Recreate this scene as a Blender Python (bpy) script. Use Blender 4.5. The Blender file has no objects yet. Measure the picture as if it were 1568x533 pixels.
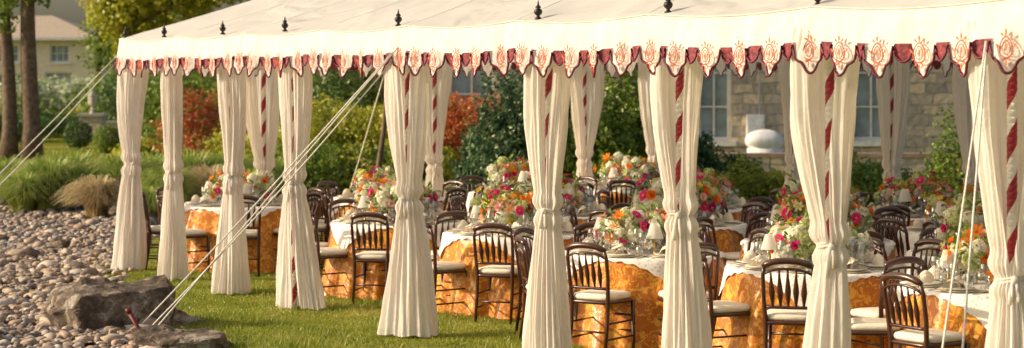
import bpy, math, random
import numpy as np
from mathutils import Vector, Matrix
random.seed(7); RNG=np.random.default_rng(7)
scene=bpy.context.scene
COL=scene.collection
# ---------------------------------------------------------------- node helpers
def newmat(name):
    m=bpy.data.materials.new(name); m.use_nodes=True
    nt=m.node_tree; nt.nodes.clear()
    out=nt.nodes.new('ShaderNodeOutputMaterial')
    return m,nt,out
def N(nt,t,**k):
    n=nt.nodes.new(t)
    for a,b in k.items():
        if a in n.inputs: n.inputs[a].default_value=b
        else: setattr(n,a,b)
    return n
def ramp(nt,fac,stops,interp='LINEAR'):
    r=nt.nodes.new('ShaderNodeValToRGB'); r.color_ramp.interpolation=interp
    e=r.color_ramp.elements
    while len(e)<len(stops): e.new(.5)
    for i,(p,c) in enumerate(stops):
        e[i].position=p; e[i].color=(*c,1)
    nt.links.new(fac,r.inputs['Fac']); return r
def simple(name,col,rough=.6,var=.15,scale=8,metal=0,bump=0.0,bscale=40,coat=0,bdist=.02):
    m,nt,out=newmat(name); L=nt.links.new
    b=N(nt,'ShaderNodeBsdfPrincipled'); b.inputs['Roughness'].default_value=rough
    b.inputs['Metallic'].default_value=metal
    b.inputs['Coat Weight'].default_value=coat
    tc=N(nt,'ShaderNodeTexCoord'); no=N(nt,'ShaderNodeTexNoise'); no.inputs['Scale'].default_value=scale; no.inputs['Detail'].default_value=5
    L(tc.outputs['Object'],no.inputs['Vector'])
    r=ramp(nt,no.outputs['Fac'],[(.3,tuple(c*(1-var) for c in col)),(.7,tuple(min(1,c*(1+var)) for c in col))])
    L(r.outputs['Color'],b.inputs['Base Color'])
    if bump:
        n2=N(nt,'ShaderNodeTexNoise'); n2.inputs['Scale'].default_value=bscale; n2.inputs['Detail'].default_value=6
        L(tc.outputs['Object'],n2.inputs['Vector'])
        bp=N(nt,'ShaderNodeBump'); bp.inputs['Strength'].default_value=bump; bp.inputs['Distance'].default_value=bdist
        L(n2.outputs['Fac'],bp.inputs['Height']); L(bp.outputs['Normal'],b.inputs['Normal'])
    L(b.outputs[0],out.inputs[0]); return m
def cloth(name,col,trans=.35,bump=.15,bscale=60,big=0,bigscale=2.5):
    m,nt,out=newmat(name); L=nt.links.new
    d=N(nt,'ShaderNodeBsdfDiffuse'); t=N(nt,'ShaderNodeBsdfTranslucent')
    tc=N(nt,'ShaderNodeTexCoord'); no=N(nt,'ShaderNodeTexNoise'); no.inputs['Scale'].default_value=3; no.inputs['Detail'].default_value=6
    L(tc.outputs['Object'],no.inputs['Vector'])
    r=ramp(nt,no.outputs['Fac'],[(.3,tuple(c*.95 for c in col)),(.7,col)])
    L(r.outputs[0],d.inputs['Color']); L(r.outputs[0],t.inputs['Color'])
    n2=N(nt,'ShaderNodeTexNoise'); n2.inputs['Scale'].default_value=bscale
    L(tc.outputs['Object'],n2.inputs['Vector'])
    bp=N(nt,'ShaderNodeBump'); bp.inputs['Strength'].default_value=bump; bp.inputs['Distance'].default_value=.01
    L(n2.outputs['Fac'],bp.inputs['Height']); L(bp.outputs[0],d.inputs['Normal'])
    if big:
        n3=N(nt,'ShaderNodeTexNoise'); n3.inputs['Scale'].default_value=bigscale; n3.inputs['Detail'].default_value=3; n3.inputs['Distortion'].default_value=.8
        L(tc.outputs['Object'],n3.inputs['Vector'])
        b3=N(nt,'ShaderNodeBump'); b3.inputs['Strength'].default_value=1; b3.inputs['Distance'].default_value=big
        L(n3.outputs['Fac'],b3.inputs['Height']); L(b3.outputs[0],bp.inputs['Normal'])
    mx=N(nt,'ShaderNodeMixShader'); mx.inputs[0].default_value=trans
    L(d.outputs[0],mx.inputs[1]); L(t.outputs[0],mx.inputs[2]); L(mx.outputs[0],out.inputs[0]); return m
def leafmat(name,cols,trans=.35):
    m,nt,out=newmat(name); L=nt.links.new
    at=N(nt,'ShaderNodeAttribute'); at.attribute_name='rnd'
    tc=N(nt,'ShaderNodeTexCoord'); no=N(nt,'ShaderNodeTexNoise'); no.inputs['Scale'].default_value=1.6; no.inputs['Detail'].default_value=3
    L(tc.outputs['Object'],no.inputs['Vector'])
    a=N(nt,'ShaderNodeMath'); a.operation='MULTIPLY_ADD'; a.inputs[1].default_value=.55
    b=N(nt,'ShaderNodeMath'); b.operation='MULTIPLY_ADD'; b.inputs[1].default_value=1.3; b.inputs[2].default_value=-.42
    L(no.outputs['Fac'],b.inputs[0]); L(at.outputs['Fac'],a.inputs[0]); L(b.outputs[0],a.inputs[2])
    n=len(cols); r=ramp(nt,a.outputs[0],[(i/(n-1) if n>1 else 0,c) for i,c in enumerate(cols)])
    d=N(nt,'ShaderNodeBsdfDiffuse'); t=N(nt,'ShaderNodeBsdfTranslucent'); g=N(nt,'ShaderNodeBsdfGlossy'); g.inputs['Roughness'].default_value=.45; g.inputs['Color'].default_value=(.6,.6,.45,1)
    L(r.outputs[0],d.inputs['Color']); L(r.outputs[0],t.inputs['Color'])
    mx=N(nt,'ShaderNodeMixShader'); mx.inputs[0].default_value=trans
    L(d.outputs[0],mx.inputs[1]); L(t.outputs[0],mx.inputs[2])
    m2=N(nt,'ShaderNodeMixShader'); m2.inputs[0].default_value=.06
    L(mx.outputs[0],m2.inputs[1]); L(g.outputs[0],m2.inputs[2]); L(m2.outputs[0],out.inputs[0]); return m
# ---------------------------------------------------------------- mesh helpers
class MB:
    def __init__(s): s.v=[];s.f=[];s.m=[]
    def add(s,vs,fs,mat=0):
        o=len(s.v); s.v+= [tuple(p) for p in vs]
        for f in fs: s.f.append(tuple(i+o for i in f)); s.m.append(mat)
    def lathe(s,prof,seg=16,c=(0,0,0),mat=0,M=None):
        vs=[];fs=[]
        for r,z in prof:
            for i in range(seg):
                a=2*math.pi*i/seg; p=Vector((r*math.cos(a),r*math.sin(a),z))
                if M: p=M@p
                vs.append((p.x+c[0],p.y+c[1],p.z+c[2]))
        for j in range(len(prof)-1):
            for i in range(seg):
                k=(i+1)%seg; fs.append((j*seg+i,j*seg+k,(j+1)*seg+k,(j+1)*seg+i))
        s.add(vs,fs,mat)
    def tube(s,path,rad,seg=6,mat=0,flat=1.0):
        P=[Vector(p) for p in path]; n=len(P)
        if not hasattr(rad,'__len__'): rad=[rad]*n
        vs=[];fs=[]
        for i,p in enumerate(P):
            t=(P[min(i+1,n-1)]-P[max(i-1,0)])
            if t.length<1e-9: t=Vector((0,0,1))
            t.normalize()
            ref=Vector((0,0,1)) if abs(t.z)<.9 else Vector((0,1,0))
            a=t.cross(ref).normalized(); b=a.cross(t)
            for k in range(seg):
                an=2*math.pi*k/seg; q=p+a*math.cos(an)*rad[i]*flat+b*math.sin(an)*rad[i]; vs.append(q)
        for i in range(n-1):
            for k in range(seg):
                l=(k+1)%seg; fs.append((i*seg+k,i*seg+l,(i+1)*seg+l,(i+1)*seg+k))
        fs.append(tuple(range(seg-1,-1,-1))); fs.append(tuple((n-1)*seg+k for k in range(seg)))
        s.add(vs,fs,mat)
    def box(s,c,d,mat=0,rz=0):
        x,y,z=[q/2 for q in d]; R=Matrix.Rotation(rz,3,'Z'); C=Vector(c)
        vs=[C+R@Vector((sx*x,sy*y,sz*z)) for sz in(-1,1) for sy in(-1,1) for sx in(-1,1)]
        s.add(vs,[(0,2,3,1),(4,5,7,6),(0,1,5,4),(2,6,7,3),(0,4,6,2),(1,3,7,5)],mat)
    def sell(s,c,r,e=.5,seg=16,rings=8,mat=0):
        def sp(v,e): return math.copysign(abs(v)**e,v)
        vs=[];fs=[]
        for j in range(rings+1):
            ph=-math.pi/2+math.pi*j/rings
            for i in range(seg):
                th=2*math.pi*i/seg
                vs.append((c[0]+r[0]*sp(math.cos(ph),e*1.4)*sp(math.cos(th),e),c[1]+r[1]*sp(math.cos(ph),e*1.4)*sp(math.sin(th),e),c[2]+r[2]*sp(math.sin(ph),e*1.4)))
        for j in range(rings):
            for i in range(seg):
                k=(i+1)%seg; fs.append((j*seg+i,j*seg+k,(j+1)*seg+k,(j+1)*seg+i))
        s.add(vs,fs,mat)
    def mesh(s,name,mats,smooth=True):
        me=bpy.data.meshes.new(name); me.from_pydata(s.v,[],s.f)
        for m in mats: me.materials.append(m)
        me.polygons.foreach_set('material_index',s.m)
        me.polygons.foreach_set('use_smooth',[smooth]*len(s.f)); me.update(); return me
    def obj(s,name,mats,smooth=True,parent=None,loc=(0,0,0)):
        return place(name,s.mesh(name,mats,smooth),loc,0,parent)
def place(name,me,loc=(0,0,0),rz=0,parent=None,sc=1):
    o=bpy.data.objects.new(name,me); o.location=loc; o.rotation_euler=(0,0,rz); o.scale=(sc,sc,sc) if not hasattr(sc,'__len__') else sc
    COL.objects.link(o)
    if parent: o.parent=parent
    return o
def empty(name,loc=(0,0,0)):
    o=bpy.data.objects.new(name,None); o.location=loc; COL.objects.link(o); return o
def npmesh(name,V,F,mats,rnd=None,smooth=False,mi=None):
    me=bpy.data.meshes.new(name); V=np.asarray(V,dtype=np.float32); F=np.asarray(F,dtype=np.int32)
    me.vertices.add(len(V)); me.vertices.foreach_set('co',V.ravel())
    k=F.shape[1]; me.loops.add(F.size); me.loops.foreach_set('vertex_index',F.ravel())
    me.polygons.add(len(F)); me.polygons.foreach_set('loop_start',np.arange(len(F),dtype=np.int32)*k)
    for m in mats: me.materials.append(m)
    if mi is not None: me.polygons.foreach_set('material_index',np.asarray(mi,dtype=np.int32))
    me.update(calc_edges=True)
    if rnd is not None:
        a=me.attributes.new('rnd','FLOAT','FACE'); a.data.foreach_set('value',np.asarray(rnd,dtype=np.float32))
    me.polygons.foreach_set('use_smooth',[smooth]*len(F))
    return me
def leafquads(blobs,n,size,lump=.25,shell=.16,up=.3):
    B=np.array(blobs,dtype=float); w=B[:,3]*B[:,4]+B[:,3]*B[:,5]+B[:,4]*B[:,5]; w/=w.sum()
    idx=RNG.choice(len(B),n,p=w); b=B[idx]
    d=RNG.normal(size=(n,3)); d/=np.linalg.norm(d,axis=1)[:,None]
    ph=idx*1.7
    lm=1+lump*(np.sin(4.1*d[:,0]+ph)*np.cos(3.7*d[:,2]+2*ph)+.6*np.sin(8.3*d[:,1]+ph)*np.sin(7*d[:,2]+ph)+.4*np.sin(15*d[:,0]+13*d[:,2]))
    rad=(1-np.abs(RNG.normal(size=n))*shell)*lm
    pos=b[:,:3]+d*b[:,3:6]*rad[:,None]
    keep=pos[:,2]>.02; pos=pos[keep]; d=d[keep]; idx=idx[keep]; n=len(pos)
    nr=d*.7+RNG.normal(size=(n,3))*.6; nr[:,2]+=up; nr/=np.linalg.norm(nr,axis=1)[:,None]
    a=np.cross(nr,RNG.normal(size=(n,3))); a/=np.linalg.norm(a,axis=1)[:,None]
    c=np.cross(nr,a); s=size*RNG.uniform(.6,1.3,n)[:,None]
    V=np.stack([pos-a*s*.5,pos-c*s*.28,pos+a*s*.5,pos+c*s*.28],1).reshape(-1,3)
    F=np.arange(4*n).reshape(n,4)
    rnd=RNG.uniform(0,1,n)*.7+.3*((idx*0.37)%1)
    return V,F,rnd
def foliage(name,blobs,n,size,mat,parent=None,core=None,**k):
    V,F,r=leafquads(blobs,n,size,**k)
    return place(name,npmesh(name,V,F,[mat],r),parent=parent)
# ---------------------------------------------------------------- materials
M_curt=cloth('curtain_voile',(.92,.86,.78),.40,.12,45,.010,9)
M_roof=cloth('roof_canvas',(.90,.87,.82),.48,.08,20,.12,1.0)
M_val=cloth('valance_canvas',(.88,.82,.74),.28,.15,40,.03,4)
M_red=simple('trim_maroon',(.15,.010,.028),.6)
M_org=simple('motif_orange',(.56,.12,.045),.7)
M_pr=simple('pole_red',(.32,.008,.02),.35); M_pw=simple('pole_white',(.78,.72,.62),.4)
M_wood=simple('mahogany',(.055,.016,.010),.28,.35,14,coat=.3)
M_cush=simple('cushion_ivory',(.78,.70,.58),.8,.08,10,bump=.2)
M_rope=simple('rope_white',(.75,.70,.60),.8,.2,60)
M_fin=simple('finial_iron',(.035,.025,.02),.4,metal=.4)
M_plate=simple('plate_porcelain',(.82,.80,.75),.2,.03); M_nap=simple('napkin_linen',(.78,.69,.56),.9,.08,20,bump=.3)
M_brass=simple('brass',(.55,.38,.16),.3,metal=1)
M_shade=cloth('lampshade',(.90,.87,.80),.5)
M_bark=simple('bark',(.14,.095,.06),.95,.45,9,bump=1,bscale=16)
def glassmat():
    m,nt,out=newmat('thin_glass'); L=nt.links.new
    t=N(nt,'ShaderNodeBsdfTransparent'); t.inputs[0].default_value=(.95,.97,.96,1)
    g=N(nt,'ShaderNodeBsdfGlossy'); g.inputs['Roughness'].default_value=.08
    lw=N(nt,'ShaderNodeLayerWeight'); lw.inputs['Blend'].default_value=.35
    mm=N(nt,'ShaderNodeMath'); mm.operation='MULTIPLY_ADD'; mm.inputs[1].default_value=.75; mm.inputs[2].default_value=.2
    L(lw.outputs['Facing'],mm.inputs[0])
    mx=N(nt,'ShaderNodeMixShader'); L(mm.outputs[0],mx.inputs[0]); L(t.outputs[0],mx.inputs[1]); L(g.outputs[0],mx.inputs[2]); L(mx.outputs[0],out.inputs[0]); return m
M_glass=glassmat()
def damask():
    m,nt,out=newmat('orange_damask'); L=nt.links.new
    tc=N(nt,'ShaderNodeTexCoord')
    vo=N(nt,'ShaderNodeTexVoronoi'); vo.inputs['Scale'].default_value=6.5; vo.feature='SMOOTH_F1'
    no=N(nt,'ShaderNodeTexNoise'); no.inputs['Scale'].default_value=13; no.inputs['Detail'].default_value=3; no.inputs['Distortion'].default_value=1.2
    L(tc.outputs['Object'],no.inputs['Vector'])
    ad=N(nt,'ShaderNodeVectorMath'); ad.operation='MULTIPLY_ADD'; ad.inputs[1].default_value=(.18,.18,.18)
    L(no.outputs['Color'],ad.inputs[0]); L(tc.outputs['Object'],ad.inputs[2]); L(ad.outputs[0],vo.inputs['Vector'])
    sn=N(nt,'ShaderNodeMath'); sn.operation='SINE'; ml=N(nt,'ShaderNodeMath'); ml.operation='MULTIPLY'; ml.inputs[1].default_value=30
    L(vo.outputs['Distance'],ml.inputs[0]); L(ml.outputs[0],sn.inputs[0])
    r=ramp(nt,sn.outputs[0],[(.0,(.60,.175,.010)),(.45,(.74,.26,.014)),(.68,(.88,.43,.05))])
    b=N(nt,'ShaderNodeBsdfPrincipled'); b.inputs['Sheen Weight'].default_value=.3
    rr=N(nt,'ShaderNodeMath'); rr.operation='MULTIPLY_ADD'; rr.inputs[1].default_value=-.10; rr.inputs[2].default_value=.40
    L(sn.outputs[0],rr.inputs[0]); L(rr.outputs[0],b.inputs['Roughness'])
    n3=N(nt,'ShaderNodeTexNoise'); n3.inputs['Scale'].default_value=5; n3.inputs['Detail'].default_value=3; L(tc.outputs['Object'],n3.inputs[0])
    bp=N(nt,'ShaderNodeBump'); bp.inputs['Distance'].default_value=.03; L(n3.outputs['Fac'],bp.inputs['Height']); L(bp.outputs[0],b.inputs['Normal'])
    L(r.outputs[0],b.inputs['Base Color'])
    t=N(nt,'ShaderNodeBsdfTranslucent'); L(r.outputs[0],t.inputs[0])
    mx=N(nt,'ShaderNodeMixShader'); mx.inputs[0].default_value=.12; L(b.outputs[0],mx.inputs[1]); L(t.outputs[0],mx.inputs[2])
    L(mx.outputs[0],out.inputs[0]); return m
M_dam=damask()
def lace():
    m,nt,out=newmat('white_lace'); L=nt.links.new
    tc=N(nt,'ShaderNodeTexCoord'); vo=N(nt,'ShaderNodeTexVoronoi'); vo.inputs['Scale'].default_value=34; vo.feature='DISTANCE_TO_EDGE'
    L(tc.outputs['Object'],vo.inputs['Vector'])
    no=N(nt,'ShaderNodeTexNoise'); no.inputs['Scale'].default_value=12; L(tc.outputs['Object'],no.inputs['Vector'])
    s=N(nt,'ShaderNodeMath'); s.operation='MULTIPLY_ADD'; s.inputs[1].default_value=-.45; L(no.outputs['Fac'],s.inputs[0])
    L(vo.outputs['Distance'],s.inputs[2])
    r=ramp(nt,s.outputs[0],[(0.0,(.03,.03,.03)),(.09,(.28,.28,.28))])
    d=N(nt,'ShaderNodeBsdfDiffuse'); d.inputs[0].default_value=(.87,.83,.78,1); t=N(nt,'ShaderNodeBsdfTransparent')
    mx=N(nt,'ShaderNodeMixShader'); L(r.outputs[0],mx.inputs[0]); L(d.outputs[0],mx.inputs[1]); L(t.outputs[0],mx.inputs[2]); L(mx.outputs[0],out.inputs[0]); return m
M_lace=lace()
# ---------------------------------------------------------------- ground
def groundmat():
    m,nt,out=newmat('lawn'); L=nt.links.new
    tc=N(nt,'ShaderNodeTexCoord'); a=N(nt,'ShaderNodeTexNoise'); a.inputs['Scale'].default_value=.35; a.inputs['Detail'].default_value=8
    b=N(nt,'ShaderNodeTexNoise'); b.inputs['Scale'].default_value=30; b.inputs['Detail'].default_value=4
    L(tc.outputs['Object'],a.inputs[0]); L(tc.outputs['Object'],b.inputs[0])
    r1=ramp(nt,a.outputs['Fac'],[(.3,(.14,.15,.022)),(.5,(.24,.26,.04)),(.7,(.38,.33,.09))])
    r2=ramp(nt,b.outputs['Fac'],[(.3,(.55,.55,.55)),(.7,(1.1,1.1,1.0))])
    mx=N(nt,'ShaderNodeMix'); mx.data_type='RGBA'; mx.blend_type='MULTIPLY'; mx.inputs[0].default_value=.7
    L(r1.outputs[0],mx.inputs[6]); L(r2.outputs[0],mx.inputs[7])
    p=N(nt,'ShaderNodeBsdfDiffuse'); L(mx.outputs[2],p.inputs[0])
    bp=N(nt,'ShaderNodeBump'); bp.inputs['Distance'].default_value=.05; L(b.outputs['Fac'],bp.inputs['Height']); L(bp.outputs[0],p.inputs['Normal'])
    L(p.outputs[0],out.inputs[0]); return m
M_lawn=groundmat()
g=MB(); g.add([(-500,-100,0),(500,-100,0),(500,900,0),(-500,900,0)],[(0,1,2,3)]); g.obj('ground',[M_lawn],False)
BND=[(12,-2.2),(16,-2.85),(18,-3.5),(20,-4.15),(22.1,-4.7),(24,-5.0),(31,-5.8),(35,-6.6)]
def bx(y): return float(np.interp(y,[a for a,_ in BND],[b for _,b in BND]))
def stonemat(name,cols):
    m,nt,out=newmat(name); L=nt.links.new
    at=N(nt,'ShaderNodeAttribute'); at.attribute_name='rnd'
    tc=N(nt,'ShaderNodeTexCoord'); no=N(nt,'ShaderNodeTexNoise'); no.inputs['Scale'].default_value=25; no.inputs['Detail'].default_value=5
    L(tc.outputs['Object'],no.inputs[0])
    r=ramp(nt,at.outputs['Fac'],[(i/(len(cols)-1),c) for i,c in enumerate(cols)])
    r2=ramp(nt,no.outputs['Fac'],[(.3,(.65,.65,.65)),(.7,(1.15,1.15,1.15))])
    mx=N(nt,'ShaderNodeMix'); mx.data_type='RGBA'; mx.blend_type='MULTIPLY'; mx.inputs[0].default_value=1
    L(r.outputs[0],mx.inputs[6]); L(r2.outputs[0],mx.inputs[7])
    p=N(nt,'ShaderNodeBsdfPrincipled'); p.inputs['Roughness'].default_value=.85; L(mx.outputs[2],p.inputs[0]); L(p.outputs[0],out.inputs[0]); return m
M_peb=stonemat('pebble',[(.14,.10,.08),(.34,.25,.18),(.50,.38,.27),(.38,.25,.17),(.62,.52,.41),(.27,.23,.20)])
M_dirt=simple('gravel_soil',(.15,.11,.08),.95,.4,30,bump=.8,bscale=60)
g=MB(); vs=[];
ys=[12,14,16,18,20,22.1,24,27,31,35]
for y in ys: vs+=[(bx(y)-9,y,.004),(bx(y),y,.004)]
g.add(vs,[(2*i,2*i+1,2*i+3,2*i+2) for i in range(len(ys)-1)]); g.obj('gravel_bed_soil',[M_dirt],False)
import bmesh
bm=bmesh.new(); bmesh.ops.create_icosphere(bm,subdivisions=2,radius=1); iv=np.array([v.co[:] for v in bm.verts]); fi=np.array([[v.index for v in f.verts] for f in bm.faces]); bm.free()
n=15500
y=13+22*RNG.uniform(0,1,n)**1.15; off=RNG.uniform(0,1,n)**1.1*5.2-.18+RNG.normal(0,.12,n); x=np.array([bx(q) for q in y])-off
r=RNG.uniform(.018,.055,n)*(1+.9*(RNG.uniform(0,1,n)>.96))
sc=np.stack([r*RNG.uniform(.9,1.6,n),r*RNG.uniform(.65,1.1,n),r*RNG.uniform(.4,.8,n)],1)
th=RNG.uniform(0,6.28,n)
ivn=iv[None]*(1+.14*RNG.normal(size=(n,len(iv),1)))
P=ivn*sc[:,None,:]; c,s=np.cos(th)[:,None],np.sin(th)[:,None]
X=P[:,:,0]*c-P[:,:,1]*s+x[:,None]; Y=P[:,:,0]*s+P[:,:,1]*c+y[:,None]; Z=P[:,:,2]+(r*.35+RNG.uniform(0,.03,n))[:,None]
V=np.stack([X,Y,Z],2).reshape(-1,3); F=(fi[None]+(np.arange(n)*len(iv))[:,None,None]).reshape(-1,3)
place('gravel_stones',npmesh('gravel_stones',V,F,[M_peb],np.repeat(RNG.uniform(0,1,n),len(fi)),smooth=True))
# boulders
def rockmat():
    m,nt,out=newmat('boulder_rock'); L=nt.links.new
    tc=N(nt,'ShaderNodeTexCoord')
    a=N(nt,'ShaderNodeTexNoise'); a.inputs['Scale'].default_value=5; a.inputs['Detail'].default_value=9; a.inputs['Roughness'].default_value=.75
    b=N(nt,'ShaderNodeTexNoise'); b.inputs['Scale'].default_value=9; b.inputs['Detail'].default_value=8; b.inputs['Roughness'].default_value=.75
    L(tc.outputs['Object'],a.inputs[0]); L(tc.outputs['Object'],b.inputs[0])
    r=ramp(nt,a.outputs['Fac'],[(.3,(.05,.04,.03)),(.45,(.14,.10,.07)),(.54,(.30,.22,.15)),(.61,(.58,.52,.44)),(.70,(.20,.17,.14))])
    p=N(nt,'ShaderNodeBsdfPrincipled'); p.inputs['Roughness'].default_value=.92; L(r.outputs[0],p.inputs[0])
    bp=N(nt,'ShaderNodeBump'); bp.inputs['Distance'].default_value=.08; bp.inputs['Strength'].default_value=1; L(b.outputs['Fac'],bp.inputs['Height']); L(bp.outputs[0],p.inputs['Normal'])
    L(p.outputs[0],out.inputs[0]); return m
M_rock=rockmat()
from mathutils import noise
def boulder(loc,sz,seed,rz=0,fine=4):
    rr=np.random.default_rng(seed); bm=bmesh.new(); bmesh.ops.create_icosphere(bm,subdivisions=fine,radius=1)
    dirs=rr.normal(size=(11,3)); dirs/=np.linalg.norm(dirs,axis=1)[:,None]; hh=rr.uniform(.5,.85,11)
    dirs=np.vstack([dirs,[[.08,-.25,.96]]]); hh=np.append(hh,.62)
    for v in bm.verts:
        p=np.array(v.co[:]); k=1.
        for d,h in zip(dirs,hh):
            q=p@d
            if q>1e-6: k=min(k,h/q)
        nn=noise.fractal(Vector(p)*2.2+Vector((seed,0,0)),1,2,5)
        k*=1+.13*nn; zz=p[2]*k; zz+=.04*math.copysign(1,math.sin(zz*16+2*nn))*(abs(math.sin(zz*16+2*nn))**.4)
        v.co=Vector((p[0]*k*sz[0],p[1]*k*sz[1],zz*sz[2]))
    me=bpy.data.meshes.new('boulder'); bm.to_mesh(me); bm.free(); me.materials.append(M_rock)
    place('boulder',me,loc,rz)
boulder((-3.72,17.95,.10),(.76,.50,.46),3,.1,5); boulder((-2.88,16.6,.0),(.50,.3,.22),5,.2,5); boulder((-4.35,18.9,.0),(.35,.3,.18),8); boulder((-3.25,18.35,.0),(.42,.3,.22),14)
boulder((-4.5,16.9,.0),(.25,.3,.18),11)
for i,(bxx,byy,s) in enumerate([(-7.4,33.6,.35),(-6.9,33.2,.4),(-6.3,32.2,.4),(-5.9,30.6,.42),(-5.6,29.4,.38),(-5.5,28.2,.3),(-5.2,26.8,.35),(-8.2,34,.4),(-9.1,34.6,.5),(-6.0,26,.2)]):
    boulder((bxx,byy,.05),(s,s*.8,s*.6),20+i,i,3)
# grass blades
M_blade=leafmat('grass_blade',[(.10,.14,.015),(.22,.27,.03),(.38,.40,.06),(.54,.46,.15)],.4)
n=220000
y=15.5+11*RNG.uniform(0,1,n)**1.3; x=RNG.uniform(-6,3.2,n)
bb=np.interp(y,[a for a,_ in BND],[b for _,b in BND]); k=(x>bb-RNG.uniform(-.35,.3,n)*(1+.6*np.sin(y*4)))&(x<.30*y-1.5)
x=x[k];y=y[k]; n=len(x)
h=RNG.uniform(.015,.045,n)*(1+.6*np.sin(x*3.1+1)*np.sin(y*2.3)+.3*np.sin(x*9+y*7)); w=RNG.uniform(.003,.006,n); th=RNG.uniform(0,6.28,n); lx=RNG.normal(0,.022,n); ly=RNG.normal(0,.022,n)
B=np.stack([x,y,np.zeros(n)],1); dw=np.stack([np.cos(th)*w,np.sin(th)*w,np.zeros(n)],1)
V=np.stack([B-dw,B+dw,B+np.stack([lx,ly,h],1)],1).reshape(-1,3); F=np.arange(3*n).reshape(n,3)
place('lawn_grass',npmesh('lawn_grass',V,F,[M_blade],RNG.uniform(0,1,n)))
# ornamental grass clumps
def clump(name,loc,R,Ht,nb,mat,seed):
    rr=np.random.default_rng(seed); K=7
    az=rr.uniform(0,6.28,nb); b0=rr.uniform(0,R*.3,nb); L=Ht*rr.uniform(.6,1.35,nb); sp=R*rr.uniform(.25,1.2,nb); w=rr.uniform(.007,.015,nb)
    t=np.linspace(0,1,K)
    hor=b0[:,None]+sp[:,None]*t[None]**1.8; z=L[:,None]*(1.6*t-.80*t**2.8)[None]*np.clip(1.15-.5*(sp/R)[:,None]*t[None]**2,0.3,2)
    cx=np.cos(az)[:,None]*hor; cy=np.sin(az)[:,None]*hor
    ww=w[:,None]*(1-t**2)[None]+.001; px=-np.sin(az+.6)[:,None]*ww; py=np.cos(az+.6)[:,None]*ww
    A=np.stack([cx-px,cy-py,z],2);Bq=np.stack([cx+px,cy+py,z],2)
    V=np.stack([A,Bq],2).reshape(-1,3); F=[]
    base=np.arange(nb)*K*2
    for i in range(K-1): F.append(np.stack([base+2*i,base+2*i+1,base+2*i+3,base+2*i+2],1))
    F=np.concatenate(F); rnd=np.tile(rr.uniform(0,1,nb),K-1)
    place(name,npmesh(name,V,F,[mat],rnd),loc)
M_og=leafmat('ornamental_grass_green',[(.17,.24,.04),(.34,.43,.08),(.54,.58,.16),(.66,.60,.28)],.5)
M_ot=leafmat('ornamental_grass_tan',[(.46,.34,.16),(.64,.50,.27),(.76,.62,.36)],.5)
for i,(px,d,R,H,t) in enumerate([(10,36,.8,.75,0),(38,33,.7,.62,0),(78,33.5,.75,.82,0),(108,34.5,.8,.9,0),(148,31.6,.55,.62,1),(188,34,.8,.85,0),(225,35,.8,.85,0),(255,33,.6,.7,0),(235,31,.45,.5,0),(318,34,.65,.68,1),(290,36,.8,.85,0),(345,37,.8,.8,0),(380,35,.7,.6,0),(420,37,.7,.7,0),(130,37,.7,.6,0)]):
    clump('ornamental_grass',((px-784)/3000*d,d,0),R,H,1100,M_ot if t else M_og,i)
# ---------------------------------------------------------------- tent
tent=empty('marquee_tent')
def V2(a): return Vector((a[0],a[1],0))
A=V2((-4.49,23.25)); u=Vector((.519,-.855,0)); v=Vector((.75,.66,0)).normalized()
K=A+v*8.8; J=A+u*16; Lc=K+u*16
front=[(-4.49,23.25),(-3.84,22.17),(-2.97,20.75),(-2.16,19.43),(-.92,17.38),(.29,15.38),(1.19,13.91),(2.03,12.52),(2.85,11.17),(J.x,J.y)]
side=[tuple((A+v*t)[:2]) for t in (1.85,4.6,7.37,8.8)]
back=[tuple((K+u*w)[:2]) for w in (3.2,5.14,6.55,8.6,10.6,12.6,14.6,16)]
right=[tuple((J+v*t)[:2]) for t in (3,6)]
nf=Vector((-.855,-.519,0)); ns=Vector((-.66,.75,0)).normalized()
e=.15
def corner(P,n1,n2):
    d=1+n1.dot(n2); return P+(n1+n2)*(e/d)
EA=A+nf*e+ns*.05; EK=corner(K,-nf,ns); EJ=corner(J,nf,-ns); EL=corner(Lc,-nf,-ns)
ZE=2.75
R1=A+v*4.4+u*3.6; R2=J+v*4.4-u*3.6; ZR=4.62
def roofz(tt,s,nb): return ZE*(1-tt)+ZR*tt-.12*math.sin(math.pi*tt)**.9-.035*abs(math.sin(math.pi*s*nb))*(1-tt)**3
def roofface(b,P,Q,RP,RQ,nb,n=108,m=18):
    vs=[];fs=[]
    for j in range(m+1):
        tt=j/m
        for i in range(n+1):
            s=i/n; lo=P.lerp(Q,s); hi=RP.lerp(RQ,s); p=lo.lerp(hi,tt)
            vs.append((p.x,p.y,roofz(tt,s,nb)))
    for j in range(m):
        for i in range(n):
            a=j*(n+1)+i; fs.append((a,a+1,a+n+2,a+n+1))
    b.add(vs,fs,0)
b=MB()
roofface(b,EA,EJ,R1,R2,9); roofface(b,EL,EK,R2,R1,9); 
def tri(b,P,Q,R,nb):
    roofface(b,P,Q,R,R+(Q-P)*.0001,nb,40)
tri(b,EK,EA,R1,4); tri(b,EJ,EL,R2,4)
b.obj('roof',[M_roof],True,tent)
b=MB()
for t in [i/9 for i in range(10)]:
    lo=EA.lerp(EJ,t); hi=R1.lerp(R2,t); path=[]
    for j in range(15):
        q=j/14; p=lo.lerp(hi,q); path.append((p.x,p.y,roofz(q,t,9)))
    b.tube(path,.005,5)
b.obj('roof_seams',[M_roof],True,tent)
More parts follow.
